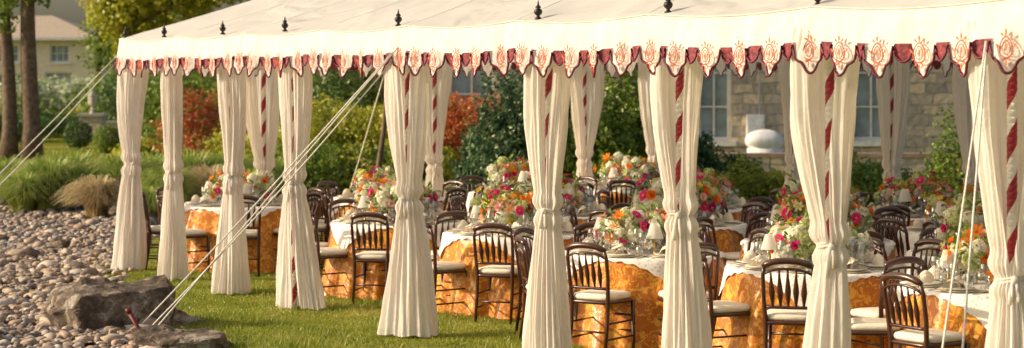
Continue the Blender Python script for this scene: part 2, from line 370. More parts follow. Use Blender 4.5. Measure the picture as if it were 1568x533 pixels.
# valance
ZB=2.53
PX=[0,.10,.22,.34,.46,.60,.74,.86,.95,1]; PY=[1,.985,.90,.74,.64,.60,.55,.43,.22,0]
def prof(p):
    x=abs(p-.5)
    if x<.33: return .20*float(np.interp(x/.33,PX,PY))
    q=(.5-x)/.17
    return .105*max(0,1-q**2)**.5
bv=MB(); bt=MB(); bmot=MB()
def valance(P,Q,out):
    Ln=(Q-P).length; n=max(1,round(Ln/.345)); S=40; d=(Q-P).normalized(); nbay=9 if Ln>12 else 4
    tot=n*S; top=[];m1=[];mid=[];bot=[]
    def fl_(per): return .012*math.sin(per*2*math.pi*.37+1)+.010*math.sin(per*5.1)+.006*math.sin(per*9.7+2)
    for i in range(tot+1):
        t=i/tot; p=P.lerp(Q,t); per=t*n; fl=fl_(per)
        sg=abs(math.sin(math.pi*t*nbay)); zt=ZE-.035*sg-.004; sag=-.03*sg
        pr=prof(per%1.0)
        o1=out*(.02+fl*.8); o2=out*(.03+fl*2.0+.02*math.sin(per*2*math.pi+.8*math.sin(per))*(pr/.2))
        top.append(p+Vector((0,0,zt))); m1.append(p+out*(.012+fl*.9*math.sin(per*1.3))+Vector((0,0,(zt+ZB+sag)/2))); mid.append(p+o1+Vector((0,0,ZB+sag))); bot.append(p+o2+Vector((0,0,ZB+sag-pr-.004)))
    vs=top+m1+mid; N1=tot+1; fs=[]
    for r_ in range(2):
        for i in range(tot): fs.append((r_*N1+i,r_*N1+i+1,(r_+1)*N1+i+1,(r_+1)*N1+i))
    bv.add(vs,fs,0)
    for i in range(tot):
        per=((i+.5)/S)%1; lobe=abs(per-.5)>.33
        bv.add([mid[i],mid[i+1],bot[i+1],bot[i]],[(0,1,2,3)],1 if lobe else 0)
    bt.tube([q+out*.004 for q in bot],.009,4)
    bt.tube([q+out*.002 for q in top],.007,4,1)
    for k in range(n):
        per=k+.5; fl=fl_(per)
        c=P.lerp(Q,(k+.5)/n)+out*(.048+fl*1.3); zz=ZB-.03*abs(math.sin(math.pi*(k+.5)/n*nbay))-.008
        def shp(pts,cx,cz,s,rot=0):
            cr,sr=math.cos(rot),math.sin(rot)
            bmot.add([c+d*(cx+(x*cr-y*sr)*s)+Vector((0,0,zz+cz+(x*sr+y*cr)*s)) for x,y in pts],[tuple(range(len(pts)))])
        leafp=[(0,1),(.32,.45),(.36,-.1),(.20,-.6),(0,-1),(-.20,-.6),(-.36,-.1),(-.32,.45)]
        def ring(w,h,cx,cz,th=.008,ns=14):
            path=[c+d*(cx+w*math.cos(q*2*math.pi/ns)*(1-.25*math.sin(q*2*math.pi/ns)))+Vector((0,0,zz+cz+h*math.sin(q*2*math.pi/ns))) for q in range(ns+1)]
            bmot.tube(path,th*.5,4)
        ring(.050,.060,0,-.05); ring(.030,.040,0,-.05,.006); shp(leafp,0,-.05,.026)
        for sx in(-1,1):
            shp(leafp,sx*.068,-.04,.018,-sx*.8); shp(leafp,sx*.028,-.118,.018,sx*.7); shp(leafp,sx*.030,.022,.018,-sx*.9); shp(leafp,sx*.054,-.09,.014,sx*1.2)
        shp(leafp,0,-.140,.024); shp(leafp,0,.034,.024); shp(leafp,0,.068,.010)
valance(EA,EJ,nf); valance(EK,EA,ns); valance(EL,EK,-nf); valance(EJ,EL,-ns)
bv.obj('valance',[M_val,simple('lobe_embroidery',(.20,.028,.035),.8,.8,38)],True,tent)
bt.obj('valance_trim',[M_red,M_val],True,tent); bmot.obj('valance_motifs',[M_org],False,tent)
# finials
b=MB()
fp=[(0.030,0),(.034,.012),(.018,.022),(.014,.032),(.034,.05),(.040,.068),(.034,.085),(.018,.095),(.027,.104),(.022,.116),(.010,.125),(.007,.15),(.001,.17)]
for (x,yy) in front[:]+side+back: 
    b.lathe([(r*.85,z*.9) for r,z in fp],12,(x+nf.x*.1,yy+nf.y*.1,ZE) if (x,yy) in front else (x,yy,ZE+.03))
b.obj('roof_finials',[M_fin],True,tent)
# poles
b=MB()
for (x,yy) in front+side+back+right:
    seg=16; H=2.74; nz=70; vs=[];fs=[];R=.031
    for j in range(nz+1):
        z=H*j/nz
        for i in range(seg):
            a=2*math.pi*i/seg+z*2*math.pi/.30; vs.append((x+R*math.cos(a),yy+R*math.sin(a),z))
    for j in range(nz):
        for i in range(seg):
            k=(i+1)%seg; b.add([vs[j*seg+i],vs[j*seg+k],vs[(j+1)*seg+k],vs[(j+1)*seg+i]],[(0,1,2,3)],0 if i<seg//2 else 1)
b.obj('striped_poles',[M_pr,M_pw],True,tent)
# curtains
def curtain(pos,du,seed,zt=2.62,ztie=1.25,wt=.25,wb=.27,gap=.5,lean=0.,gb=0,kn=1.,gpw=2.5):
    rr=random.Random(seed); dn=Vector((-du.y,du.x,0))
    if dn.y>0: dn=-dn
    NT=260; NZ=84; vs=[];fs=[]
    ks=[(rr.choice([5,6,7]),rr.uniform(0,6.3),.35),(rr.choice([11,12,14]),rr.uniform(0,6.3),.5),(rr.choice([19,22,24]),rr.uniform(0,6.3),.42),(rr.choice([33,37]),rr.uniform(0,6.3),.22)]
    dr=[rr.uniform(-.45,.45) for _ in ks]
    P=V2(pos); ctr=rr.uniform(-.05,.05); sk=rr.uniform(-.05,.05); wob=rr.uniform(0,6)
    for j in range(NZ+1):
        q=j/NZ; z=zt*(1-q)+.012*q
        if z>ztie:
            p=(zt-z)/(zt-ztie); sm=p**1.5
            a=wt*(1-sm)+.075*sm+.012*math.sin(math.pi*p); bb=.105*(1-sm)+.055*sm; amp=.10+.12*p; cx=ctr*math.sin(math.pi*p); g=gap*(1-p**gpw)
            if p>.9: a*=1+.30*math.sin((p-.9)/.1*math.pi); bb*=1+.30*math.sin((p-.9)/.1*math.pi)
        else:
            p=(ztie-z)/ztie; sm=p**.75
            a=.07*(1-sm)+wb*sm; bb=.055*(1-sm)+.15*sm; amp=.22-.02*p; cx=lean*p+.012*math.sin(4*p+wob)*p; g=gb*p**2
            if p<.1: a*=1+.25*math.sin(p/.1*math.pi); bb*=1+.25*math.sin(p/.1*math.pi)
        for i in range(NT+1):
            th=-math.pi/2+g/2+ (2*math.pi-g)*i/NT
            m=1
            for (k,ph,w),drr in zip(ks,dr): m+=amp*w*math.sin(k*th+ph+drr*z*2+.8*math.sin(z*2.3+ph))*(.75+.5*math.sin(z*3.1+ph*2+th))
            m+=.05*math.sin(3*th+z*3+seed)+.028*math.sin(5*th+z*9+seed)*math.sin(z*6+wob)
            p3=P+du*(a*math.cos(th)*m+cx+sk*math.sin(z*2+wob)*.3)-dn*(bb*math.sin(th)*m)
            vs.append((p3.x,p3.y,z+ (0.008*math.sin(7*th+seed)+.008 if j==NZ else 0)))
    for j in range(NZ):
        for i in range(NT):
            A0=j*(NT+1)+i; fs.append((A0,A0+1,A0+NT+2,A0+NT+1))
    b=MB(); b.add(vs,fs)
    for off,rd in ((.012,.008),(-.006,.009)):
        path=[]
        for i in range(25):
            th=2*math.pi*i/24; p3=P+du*(.080*math.cos(th))+dn*(.062*math.sin(th)); path.append((p3.x,p3.y,ztie+off+.018*math.sin(th+seed)))
        b.tube(path,rd,8)
    kp=P+dn*.070+du*rr.uniform(-.03,.03); b.sell((kp.x,kp.y,ztie),(.022,.022,.027),.9,12,8)
    for sgn in(-1,1):
        path=[kp+du*sgn*(.008+.02*t)+dn*(.012*t)+Vector((0,0,ztie-.15*t*kn*rr.uniform(.8,1.3))) for t in (0,.35,.7,1)]
        b.tube(path,[.010,.014,.017,.010],6)
    b.obj('curtain',[M_curt],True,tent)
gaps=[.05,.05,.1,.15,.75,.75,1.1,.95,1.25,.9]
gpws=[2,2,2,2,.6,1.3,3,2,3,2]
leans=[-.1,0.02,.0,.08,.03,.0,.05,-.03,0,0]
for i,p in enumerate(front):
    curtain(p,Vector((.95,-.30,0)).normalized(),i,gap=gaps[i],gpw=gpws[i],lean=leans[i],wt=[.19,.115,.145,.17,.205,.185,.175,.215,.235,.22][i],ztie=[1.27,1.22,1.25,1.25,1.22,1.25,1.32,1.22,1.15,1.2][i],gb=0.4 if i==3 else 0,wb=[.2,.165,.195,.23,.25,.19,.19,.17,.2,.2][i])
for i,p in enumerate(side): curtain(p,Vector((.95,.3,0)).normalized(),30+i,gap=1.0,ztie=1.12,wt=.26,wb=.2)
for i,p in enumerate(back[:6]): curtain(p,Vector((.9,-.43,0)).normalized(),40+i,gap=.3,ztie=1.12,wt=.21,wb=.18)
# ropes and stakes
b=MB(); st=MB()
def rope(a,c,n=12,sag=.03,r=.0075):
    a=Vector(a);c=Vector(c); b.tube([a.lerp(c,i/n)-Vector((0,0,sag*math.sin(math.pi*i/n))) for i in range(n+1)],r,6)
def stake(p,dx):
    st.tube([(p[0]-dx[0]*.06,p[1]-dx[1]*.06,-.08),(p[0]+dx[0]*.12,p[1]+dx[1]*.12,.24)],[.014,.022],8)
    st.tube([(p[0]+dx[0]*.12,p[1]+dx[1]*.12,.235),(p[0]+dx[0]*.135,p[1]+dx[1]*.135,.27)],[.03,.026],8)
rope((-1.05,17.25,2.52),(-3.24,17.2,.14)); rope((-1.05,17.25,2.44),(-3.20,17.28,.08),sag=.05); rope((-1.0,17.2,2.56),(-3.15,17.12,.06),sag=.0)
stake((-3.24,17.2),(-1,0)); 
rope((-4.68,23.2,2.55),(-7.1,22.9,.1)); rope((-4.68,23.2,2.48),(-7.0,23.05,.1),sag=.06); stake((-7.15,22.95),(-1,0))
rope((2.66,11.0,2.5),(1.98,9.6,.1),r=.006); rope((2.66,11.0,2.44),(2.14,9.62,.1),sag=.04,r=.006); stake((1.98,9.6),(-.5,-.8))
rope((-1.62,25.6,2.5),(-2.45,27.2,.1),r=.01)
b.obj('guy_ropes',[M_rope],True,tent); st.obj('tent_stakes',[simple('stake_red',(.16,.02,.015),.6)],True,tent)
# ---------------------------------------------------------------- chair mesh
def chairmesh():
    b=MB(); W=.185
    for sx in(-1,1):
        b.tube([(sx*W,.19,0),(sx*(W+.005),.195,.1),(sx*W,.19,.44)],[.013,.016,.019],8)
        b.tube([(sx*(W-.01),-.24,0),(sx*(W-.012),-.2,.25),(sx*(W-.012),-.19,.45),(sx*(W),-.205,.62),(sx*(W+.004),-.235,.80),(sx*(W-.008),-.255,.875)],[.014,.017,.019,.017,.016,.015],8)
        for z in(.14,.27): b.tube([(sx*W,.19,z),(sx*(W-.01),-.21,z)],.009,6)
    for z in(.18,.31): b.tube([(-W,.19,z),(W,.19,z)],.009,6)
    b.tube([(-W,-.21,.2),(W,-.21,.2)],.009,6)
    path=[];
    for i in range(13):
        t=i/12*2-1; path.append((t*(W+.004),-.25-.025*(1-t*t),.872+.045*(1-abs(t)**2.6)))
    b.tube(path,[.017]+[.026]*11+[.017],8)
    path=[(q[0]*.97,q[1]+.006,q[2]-.060) for q in path]; b.tube(path,.011,6)
    lr=[(t/6*W,-.198-.01*(1-(t/6)**2),.56) for t in range(-6,7,2)]; b.tube(lr,.014,6)
    for i in range(-2,3):
        x0=i*.058; x1=i*.064
        P=[(x0+(x1-x0)*t,-.205-.06*t,.56+(.290-.008*abs(i)**1.5)*t) for t in (0,.12,.25,.42,.6,.8,1)]
        b.tube(P,[.007,.010,.015,.020,.015,.009,.007],6,flat=1.2)
    b.sell((0,0,.442),(.21,.215,.022),.35,24,6); b.sell((0,.005,.482),(.20,.205,.036),.42,28,8,1)
    return b.mesh('chair',[M_wood,M_cush])
CH=chairmesh()
TR=.70; TH=.76
def tablemesh(seed):
    rr=random.Random(seed); b=MB(); seg=220
    ks=[(rr.choice([8,9,10]),rr.uniform(0,6),1),(rr.choice([15,18]),rr.uniform(0,6),.7),(rr.choice([5,6]),rr.uniform(0,6),.7),(rr.choice([27,31]),rr.uniform(0,6),.25)]
    rings=[(.0,TH,0),(.3,TH,0),(.66,TH,0),(.69,TH-.003,0),(.704,TH-.014,0)]
    for j in range(1,15): rings.append((.704+.08*(j/14),TH-.014-(TH-.02)*j/14,j/14))
    vs=[];fs=[]
    for r,z,p in rings:
        for i in range(seg):
            th=2*math.pi*i/seg; q=0
            for k,ph,w in ks: q+=w*math.sin(k*th+ph+.35*math.sin(p*2+ph))
            rr2=r+p**.8*.036*q+ (.07*p**2*max(0,math.sin(4*th+seed)))
            vs.append((rr2*math.cos(th),rr2*math.sin(th),max(.006,z)))
    for j in range(len(rings)-1):
        for i in range(seg):
            k=(i+1)%seg; fs.append((j*seg+i,j*seg+k,(j+1)*seg+k,(j+1)*seg+i))
    b.add(vs,fs,0)
    seg=144; vs=[];fs=[]; NR=18; a0=rr.uniform(0,1.5)
    for j in range(NR+1):
        for i in range(seg):
            th=2*math.pi*i/seg; R=.73/max(abs(math.cos(th)),abs(math.sin(th))); R=min(R,.97)+.008*math.sin(40*th)
            r=R*j/NR
            if r<=.712: rad=r; z=TH+.004
            else: rad=.716+(r-.712)*.16+.006*math.sin(14*th)*(r-.7)*10; z=TH+.004-(r-.712)*.98
            vs.append((rad*math.cos(th+a0),rad*math.sin(th+a0),z))
    for j in range(NR):
        for i in range(seg):
            k=(i+1)%seg; fs.append((j*seg+i,j*seg+k,(j+1)*seg+k,(j+1)*seg+i))
    b.add(vs,fs,1)
    return b.mesh('dining_table',[M_dam,M_lace])
TM=[tablemesh(i) for i in range(4)]
def wg(b,c,h,rb,mat=2,seg=12):
    b.lathe([(.032,0),(.030,.003),(.004,.008),(.0035,h*.48),(.012,h*.5),(rb*.8,h*.58),(rb,h*.72),(rb*.93,h*.88),(rb*.82,h)],seg,c,mat)
def settingmesh():
    b=MB()
    b.lathe([(0,.004),(.10,.004),(.115,.008),(.150,.014),(.152,.012),(.11,.002)],28,(0,0,0),1)
    b.lathe([(0,.012),(.07,.012),(.085,.016),(.12,.026),(.122,.024),(.08,.010)],28,(0,0,.003),0)
    for s,w,h,tl in((-1,.09,.075,.5),(1,.08,.065,-.4),(0,.055,.095,.1)):
        vs=[];fs=[]
        for i in range(7):
            t=i/6
            for j in range(5):
                q=j/4*2-1; ww=w*(1-t)**.7
                vs.append((s*.03+q*ww+tl*.05*t,-.06+.10*t+.02*(1-q*q),.022+h*(1-q*q)**.6*math.sin(math.pi*(.25+.6*t))))
        for i in range(6):
            for j in range(4): a=i*5+j; fs.append((a,a+1,a+6,a+5))
        b.add(vs,fs,3)
    wg(b,(.16,.10,0),.20,.038); wg(b,(.09,.16,0),.23,.043); wg(b,(-.12,.13,0),.18,.036); wg(b,(.0,.20,0),.21,.038)
    b.box((.19,-.03,.004),(.018,.19,.004),4); b.box((-.18,-.02,.004),(.018,.19,.004),4)
    return b.mesh('place_setting',[M_plate,simple('charger',(.72,.64,.48),.35,metal=.3),M_glass,M_nap,simple('silver',(.6,.58,.55),.25,metal=1)])
PS=settingmesh()
def lampmesh():
    b=MB()
    b.lathe([(.0,0),(.045,0),(.045,.008),(.015,.02),(.010,.05),(.016,.07),(.009,.09),(.008,.2),(.014,.215),(.008,.24)],16,(0,0,0),0)
    b.lathe([(.085,.17),(.040,.31)],28,(0,0,0),1); b.lathe([(.012,.2),(.012,.27),(.0,.275)],10,(0,0,0),2)
    return b.mesh('table_lamp',[M_brass,M_shade,simple('candle_wax',(.8,.72,.55),.5)])
LM=lampmesh()
M_wax=simple('pillar_wax',(.85,.76,.58),.5)
def votive():
    b=MB(); b.lathe([(0,.004),(.032,.004),(.036,.09),(.033,.09),(.03,.01)],16,(0,0,0),0); b.lathe([(0,.05),(.024,.05),(.024,.008)],12,(0,0,0),1)
    return b.mesh('votive_candle',[M_glass,M_wax])
def hurricane():
    b=MB(); b.lathe([(0,.004),(.045,.004),(.047,.012),(.050,.12),(.046,.20),(.052,.26),(.049,.26),(.043,.20),(.046,.12)],20,(0,0,0),0); b.lathe([(0,.135),(.028,.13),(.030,.008)],14,(0,0,0),1); b.tube([(0,0,.13),(.002,0,.15)],.0025,4,1)
    return b.mesh('hurricane_candle',[M_glass,M_wax])
VM=votive(); HM=hurricane()
def pet(name,c,t=.3):
    return cloth(name,c,t,.1,80)
FM=[pet('petal_white',(.86,.84,.68)),pet('petal_orange',(.88,.24,.03)),pet('petal_pink',(.80,.05,.24)),pet('petal_peach',(.88,.46,.26)),
    leafmat('flower_leaf',[(.06,.12,.015),(.16,.26,.04),(.30,.42,.09)]),pet('petal_magenta',(.64,.04,.28)),pet('petal_yellow',(.88,.62,.10)),M_glass,pet('petal_palegreen',(.66,.70,.34)),pet('petal_blush',(.88,.54,.50))]
def orient(d):
    return Vector(d).to_track_quat('Z','Y').to_matrix()
def petal(b,M,c,az,L,W,tilt,mat,cup=.15):
    ca,sa=math.cos(az),math.sin(az); pts=[]
    for t,w in((0,.15),(.4,.85),(.75,1),(1,.12)):
        r=L*t; h=math.sin(tilt)*r+cup*L*t*t; rr=math.cos(tilt)*r
        for sgn in(-1,0,1):
            x=rr*ca-sgn*W*w*.5*sa; yy=rr*sa+sgn*W*w*.5*ca; pts.append(Vector(c)+M@Vector((x,yy,h+(.12*W if sgn else 0))))
    fs=[]
    for i in range(3):
        for j in range(2): a=i*3+j; fs.append((a,a+1,a+4,a+3))
    b.add(pts,fs,mat)
def hydrangea(b,rr,c,R,mat):
    for i in range(70):
        d=Vector((rr.gauss(0,1),rr.gauss(0,1),rr.gauss(0,1)+.3)).normalized(); p=Vector(c)+d*R*rr.uniform(.88,1.05); M=orient(d+Vector((rr.uniform(-.3,.3),)*3)); a0=rr.uniform(0,1.5)
        for k in range(4):
            az=a0+k*math.pi/2; s=R*.24; e1=M@Vector((math.cos(az)*s,math.sin(az)*s,.1*s)); e2=M@Vector((math.cos(az+.65)*s*.8,math.sin(az+.65)*s*.8,0)); e3=M@Vector((math.cos(az-.65)*s*.8,math.sin(az-.65)*s*.8,0))
            b.add([p,p+e3,p+e1*1.05,p+e2],[(0,1,2,3)],mat)
    b.sell(c,(R*.85,)*3,1,10,6,mat)
def rose(b,rr,c,d,R,mat):
    M=orient(d)
    for ring,(L,t,n) in enumerate(((1,.35,6),(.85,.75,5),(.6,1.1,4),(.35,1.3,3))):
        for k in range(n): petal(b,M,c,k*2*math.pi/n+ring*.6,R*L,R*.95*L,t,mat,.25)
def gerbera(b,rr,c,d,R,mat):
    M=orient(d)
    for k in range(18): petal(b,M,c,k*2*math.pi/18,R,R*.3,.12,mat,.05)
    for k in range(12): petal(b,M,Vector(c)+M@Vector((0,0,.006)),k*2*math.pi/12,R*.6,R*.22,.35,mat,.05)
    b.sell(Vector(c)+M@Vector((0,0,.01)),(R*.2,)*3,1,8,5,6)
def lily(b,rr,c,d,R,mat):
    M=orient(d)
    for k in range(6): petal(b,M,c,k*math.pi/3,R*1.2,R*.45,.7,mat,-.35)
    for k in range(4):
        q=Vector(c)+M@Vector((math.cos(k*1.6)*R*.25,math.sin(k*1.6)*R*.25,R*.8)); b.tube([c,q],.002,4,6)
def bouquet(seed):
    rr=random.Random(seed); b=MB()
    b.lathe([(0,.004),(.055,.004),(.06,.02),(.065,.15),(.061,.15),(.055,.012)],20,(0,0,0),7)
    for i in range(14):
        a=rr.uniform(0,6.3); b.tube([(.03*math.cos(a),.03*math.sin(a),.01),(.05*math.cos(a+2),.05*math.sin(a+2),.17)],.004,4,4)
    C=Vector((0,0,.24)); pts=[]
    tries=0; el_=rr.uniform(.8,1.05)
    while len(pts)<36 and tries<3000:
        tries+=1
        d=Vector((rr.gauss(0,1),rr.gauss(0,1),rr.gauss(0,1)))
        if d.length<.1: continue
        d.normalize()
        if d.z<-.4: continue
        if all((d-q).length>.40 for q in pts): pts.append(d)
    for d in pts:
        rad=rr.uniform(.13,.25); p=C+Vector((d.x*rad*1.15,d.y*rad*1.15,d.z*rad*el_)); r=rr.random()
        if r<.32: hydrangea(b,rr,p-d*.02,rr.uniform(.065,.09),rr.choice([0,0,0,8]))
        elif r<.52: rose(b,rr,p,d,rr.uniform(.045,.06),rr.choice([1,1,3,3,9]))
        elif r<.66: gerbera(b,rr,p+d*.02,d,rr.uniform(.055,.07),rr.choice([2,2,5]))
        elif r<.81: lily(b,rr,p+d*.025,d,.075,rr.choice([1,1,3]))
        elif r<.92: rose(b,rr,p,d,.045,rr.choice([2,6,0,9]))
        else: lily(b,rr,p+d*.05,d,.06,rr.choice([8,6,9]))
    for i in range(150):
        d=Vector((rr.gauss(0,1),rr.gauss(0,1),rr.gauss(0,.8))).normalized(); rad=rr.uniform(.12,.31)
        if d.z<-.5: continue
        p=C+Vector((d.x*rad,d.y*rad,d.z*rad*.9)); M=orient(d+Vector((rr.uniform(-.8,.8),rr.uniform(-.8,.8),rr.uniform(-.5,.5))))
        petal(b,M,p,rr.uniform(0,6.3),rr.uniform(.05,.11),.028,.5,4,.1)
    me=b.mesh('flower_centerpiece',FM,True)
    a=me.attributes.new('rnd','FLOAT','FACE'); a.data.foreach_set('value',RNG.uniform(0,1,len(me.polygons)).astype(np.float32))
    return me
BQ=[bouquet(i) for i in range(8)]
frontT=[(-3.3,23.7),(-1.22,20.9),(.03,19.4),(1.15,17.2),(2.45,15.9),(3.56,14.4)]
st2=(1.72,1.2)
tabs=list(frontT)
for i,kk in ((0,(1,2,2.9)),(1,(1,2)),(2,(1,2)),(3,(1,2)),(4,(1,2)),(5,(1,))):
    for k in kk: tabs.append((frontT[i][0]+st2[0]*k,frontT[i][1]+st2[1]*k))
tabs+=[(4.55,21.95),(5.0,13.2)]
chairs=[]
allp=front+side+back
for ti,(x,yy) in enumerate(tabs):
    rz=random.uniform(0,6.28)
    place('dining_table',TM[ti%4],(x,yy,0),rz)
    nS=8; a0={0:math.radians(236),1:math.radians(215),2:math.radians(262),3:math.radians(200),4:math.radians(206),5:math.radians(225)}.get(ti,random.uniform(0,.7))
    for k in range(nS):
        a=a0+k*2*math.pi/nS; 
        place('place_setting',PS,(x+.52*math.cos(a),yy+.52*math.sin(a),TH+.006),a+math.pi/2)
        R=random.uniform(.86,.97); cx,cy=x+R*math.cos(a),yy+R*math.sin(a)
        if any(math.hypot(cx-q[0],cy-q[1])<.88 for j,q in enumerate(tabs) if j!=ti): continue
        if any(math.hypot(cx-q[0],cy-q[1])<.43 for q in chairs): continue
        if any(math.hypot(cx-q[0],cy-q[1])<.33 for q in allp): continue
        chairs.append((cx,cy)); place('chair',CH,(cx,cy,0),a+math.pi/2+random.uniform(-.22,.22))
    fa=random.uniform(0,2)
    for k in range(3):
        a=fa+k*2.094; rd=.22
        place('flower_centerpiece',BQ[(ti*3+k)%8],(x+rd*math.cos(a),yy+rd*math.sin(a),TH+.006),random.uniform(0,6.28),sc=random.uniform(.74,1.02))
    for k in range(2):
        a=fa+1.05+k*2.094; place('table_lamp',LM,(x+.38*math.cos(a),yy+.38*math.sin(a),TH+.006),0,sc=random.uniform(.85,1.0))
    a=fa+1.05+2*2.094; place('hurricane_candle',HM,(x+.36*math.cos(a),yy+.36*math.sin(a),TH+.006))
    a+=.45; place('hurricane_candle',HM,(x+.38*math.cos(a),yy+.38*math.sin(a),TH+.006),0,sc=.8)
    for k in range(3):
        a=fa+k*2.1+.7; place('votive_candle',VM,(x+.38*math.cos(a),yy+.38*math.sin(a),TH+.006))
# ---------------------------------------------------------------- vegetation
G_dark=leafmat('leaf_dark',[(.025,.055,.015),(.06,.11,.03),(.11,.19,.05),(.20,.28,.07)])
G_mid=leafmat('leaf_mid',[(.05,.09,.012),(.13,.20,.025),(.25,.34,.045),(.42,.46,.09)],.4)
G_yel=leafmat('leaf_yellowgreen',[(.16,.19,.015),(.34,.36,.03),(.56,.52,.06),(.70,.58,.12)],.45)
G_blue=leafmat('leaf_bluegreen',[(.02,.05,.025),(.055,.11,.045),(.11,.19,.085),(.22,.30,.13)])
G_red=leafmat('leaf_redorange',[(.14,.13,.015),(.55,.13,.03),(.72,.22,.07),(.28,.28,.04),(.78,.38,.12)],.45)
G_wht=leafmat('leaf_whiteflower',[(.14,.22,.04),(.32,.40,.12),(.75,.75,.62),(.85,.83,.72)])
G_rfl=leafmat('leaf_redflower',[(.07,.12,.02),(.18,.26,.03),(.65,.05,.06),(.26,.32,.05),(.75,.14,.10)])
def at(px,d): return (px-784)/3000*d
def shrub(name,px,d,R,H,mat,n=5000,size=.09,seed=0,lump=.2,k=5):
    rr=random.Random(seed+int(px)); x=at(px,d); B=[(x,d,H*.5,R,R*.8,H*.52)]
    for i in range(k):
        a=rr.uniform(0,6.3); q=rr.uniform(.3,.8)*R; B.append((x+q*math.cos(a),d+q*.8*math.sin(a),H*rr.uniform(.35,.8),R*rr.uniform(.3,.5),R*.4,H*rr.uniform(.2,.3)))
    b=MB(); b.tube([(x,d,0),(x+.02,d,H*.5)],[.05,.02],6)
    for i in range(5):
        a=rr.uniform(0,6.3); b.tube([(x,d,.05),(x+R*.5*math.cos(a),d+R*.4*math.sin(a),H*.65)],[.025,.008],5)
    V,F,r=leafquads(B,n,size,lump)
    p=empty(name,(0,0,0)); b.obj('stems',[M_bark],True,p); place('leaves',npmesh('leaves',V,F,[mat],r),parent=p)
for px,d,r in((120,63,.46),(165,59,.42),(311,69,.42),(286,66,.38),(327,64,.36),(373,66,.4),(345,60,.35)):
    shrub('topiary_ball',px,d,r*1.05,r*2,G_dark if px==120 else G_mid,2600,.07,lump=.04,k=0)
for px,d,R,H,m,s in ((305,47,1.0,1.9,G_rfl,.1),(255,52,1.0,1.0,G_mid,.1),(230,50,.9,.7,G_yel,.1),(350,50,1.2,1.7,G_mid,.12),(390,46,1.1,1.3,G_yel,.1),(420,52,1.4,2.6,G_mid,.12),(262,64,1.4,2.4,G_mid,.14),
   (60,75,1.6,1.0,G_dark,.12),(100,78,1.8,.9,G_mid,.12),(20,70,1.6,1.0,G_dark,.12),(150,82,1.6,1.0,G_yel,.13),(190,80,2,2.5,G_mid,.15),(215,75,1.8,2.4,G_dark,.15)):
    shrub('garden_shrub',px,d,R,H,m,5000,s)
for px in (40,75,105,135,165): shrub('white_flower_shrub',px,108,2.2,2.2,G_wht,3500,.2)
for px,d,R,H,m,s in ((430,43,1.0,1.3,G_yel,.09),(480,42,.9,1.6,G_yel,.09),(520,43,1.0,1.75,G_yel,.09),(560,42,1,1.6,G_yel,.09),(600,43,.9,1.6,G_yel,.09),(460,38,.8,1.0,G_mid,.08),(510,37,.9,1.0,G_mid,.08),(555,37,.8,.95,G_yel,.08),(600,37.5,.8,.9,G_mid,.08),(640,40,.9,1.0,G_yel,.09),
    (500,50,2,3.0,G_dark,.13),(560,51,1.8,3.2,G_mid,.13),(600,50,1.2,2.6,G_mid,.13)):
    shrub('garden_shrub',px,d,R,H,m,6500,s)
for px,d in ((655,43),(685,42.5),(715,42.8),(745,42.3),(775,42.5)): shrub('red_leaf_shrub',px,d,.8,1.8,G_red,8000,.08)
for px,d,R,H,m in ((775,31,.55,2.3,G_blue),(738,32.5,.42,1.3,G_blue),(812,32,.5,2.3,G_blue),(920,31,.6,1.9,G_mid),(965,32,.75,2.5,G_mid),(1005,31.5,.6,1.9,G_mid),(1042,34,.6,1.5,G_dark),(870,33,.7,2.0,G_dark),(840,34,.8,2.5,G_dark)):
    shrub('broadleaf_shrub',px,d,R,H,m,9000,.085,lump=.28)
for i,px in enumerate(range(1080,1640,38)): shrub('low_shrub',px,33.5+.8*math.sin(i*2),.62,.72+.25*math.sin(i*1.3),[G_mid,G_dark,G_yel][i%3],4500,.08,lump=.3)
shrub('garden_shrub',1462,32,.45,1.55,G_mid,1800,.08,lump=.4); shrub('garden_shrub',1250,33,.4,1.1,G_mid,2000,.08,lump=.4)
for i,px in enumerate((640,680,720,780)): clump('fern',(at(px,34),34,0),.5,.45,500,M_og,70+i)
def tree(px,d,r0,H,crown,mat,n=14000,size=.2,lean=0,limbs=7,seed=0):
    rr=random.Random(seed); x=at(px,d); p=empty('shade_tree'); b=MB()
    tr=[(x+lean*t*H+.12*math.sin(t*5+seed),d+.1*math.sin(t*4),H*t) for t in [i/10 for i in range(11)]]
    b.tube(tr,[r0*(1.35 if i==0 else 1-.055*i) for i in range(11)],14)
    for i in range(limbs):
        s=Vector(tr[5+i%5]); c=Vector(rr.choice(crown)[:3]); m=s.lerp(c,.5)+Vector((rr.uniform(-.4,.4),rr.uniform(-.4,.4),rr.uniform(0,.6)))
        b.tube([s,s.lerp(m,.5)+Vector((0,0,.1)),m,c],[r0*.4,r0*.3,r0*.2,r0*.06],8)
    b.obj('trunk',[M_bark],True,p)
    V,F,r=leafquads(crown,n,size,.35,.3); place('crown',npmesh('crown',V,F,[mat],r),parent=p)
def cr(px,d,spec): return [(at(q[0],d),d+q[1],q[2],q[3],q[3],q[4]) for q in spec]
tree(8,54,.22,8,cr(8,54,[(0,0,8,2.4,1.6),(-60,1,6.8,1.6,1.2),(60,0,6.6,1.5,1.1),(30,-1,9,2,1.5)]),G_yel,9000,.2,seed=1)
tree(43,54,.27,8.5,cr(43,54,[(45,0,8,2.2,1.5),(110,1,6.6,1.2,.9),(0,1,9,2.4,1.5),(58,0,4.7,.5,.45),(20,-1,4.5,.5,.45),(5,0,3.9,.4,.45)]),G_mid,12000,.16,lean=.02,seed=2)
tree(205,62,.16,6.5,cr(205,62,[(205,0,5.2,1.5,1.2),(170,0,4.3,.7,.8),(262,0,5.3,1.5,.9),(190,0,3.5,.5,.8),(320,0,5.3,1.4,.8),(155,0,4.9,.5,.7),(225,1,4.0,.9,.8),(380,0,5.4,1.3,.7),(290,1,4.6,.8,.6)]),G_yel,20000,.15,seed=3)
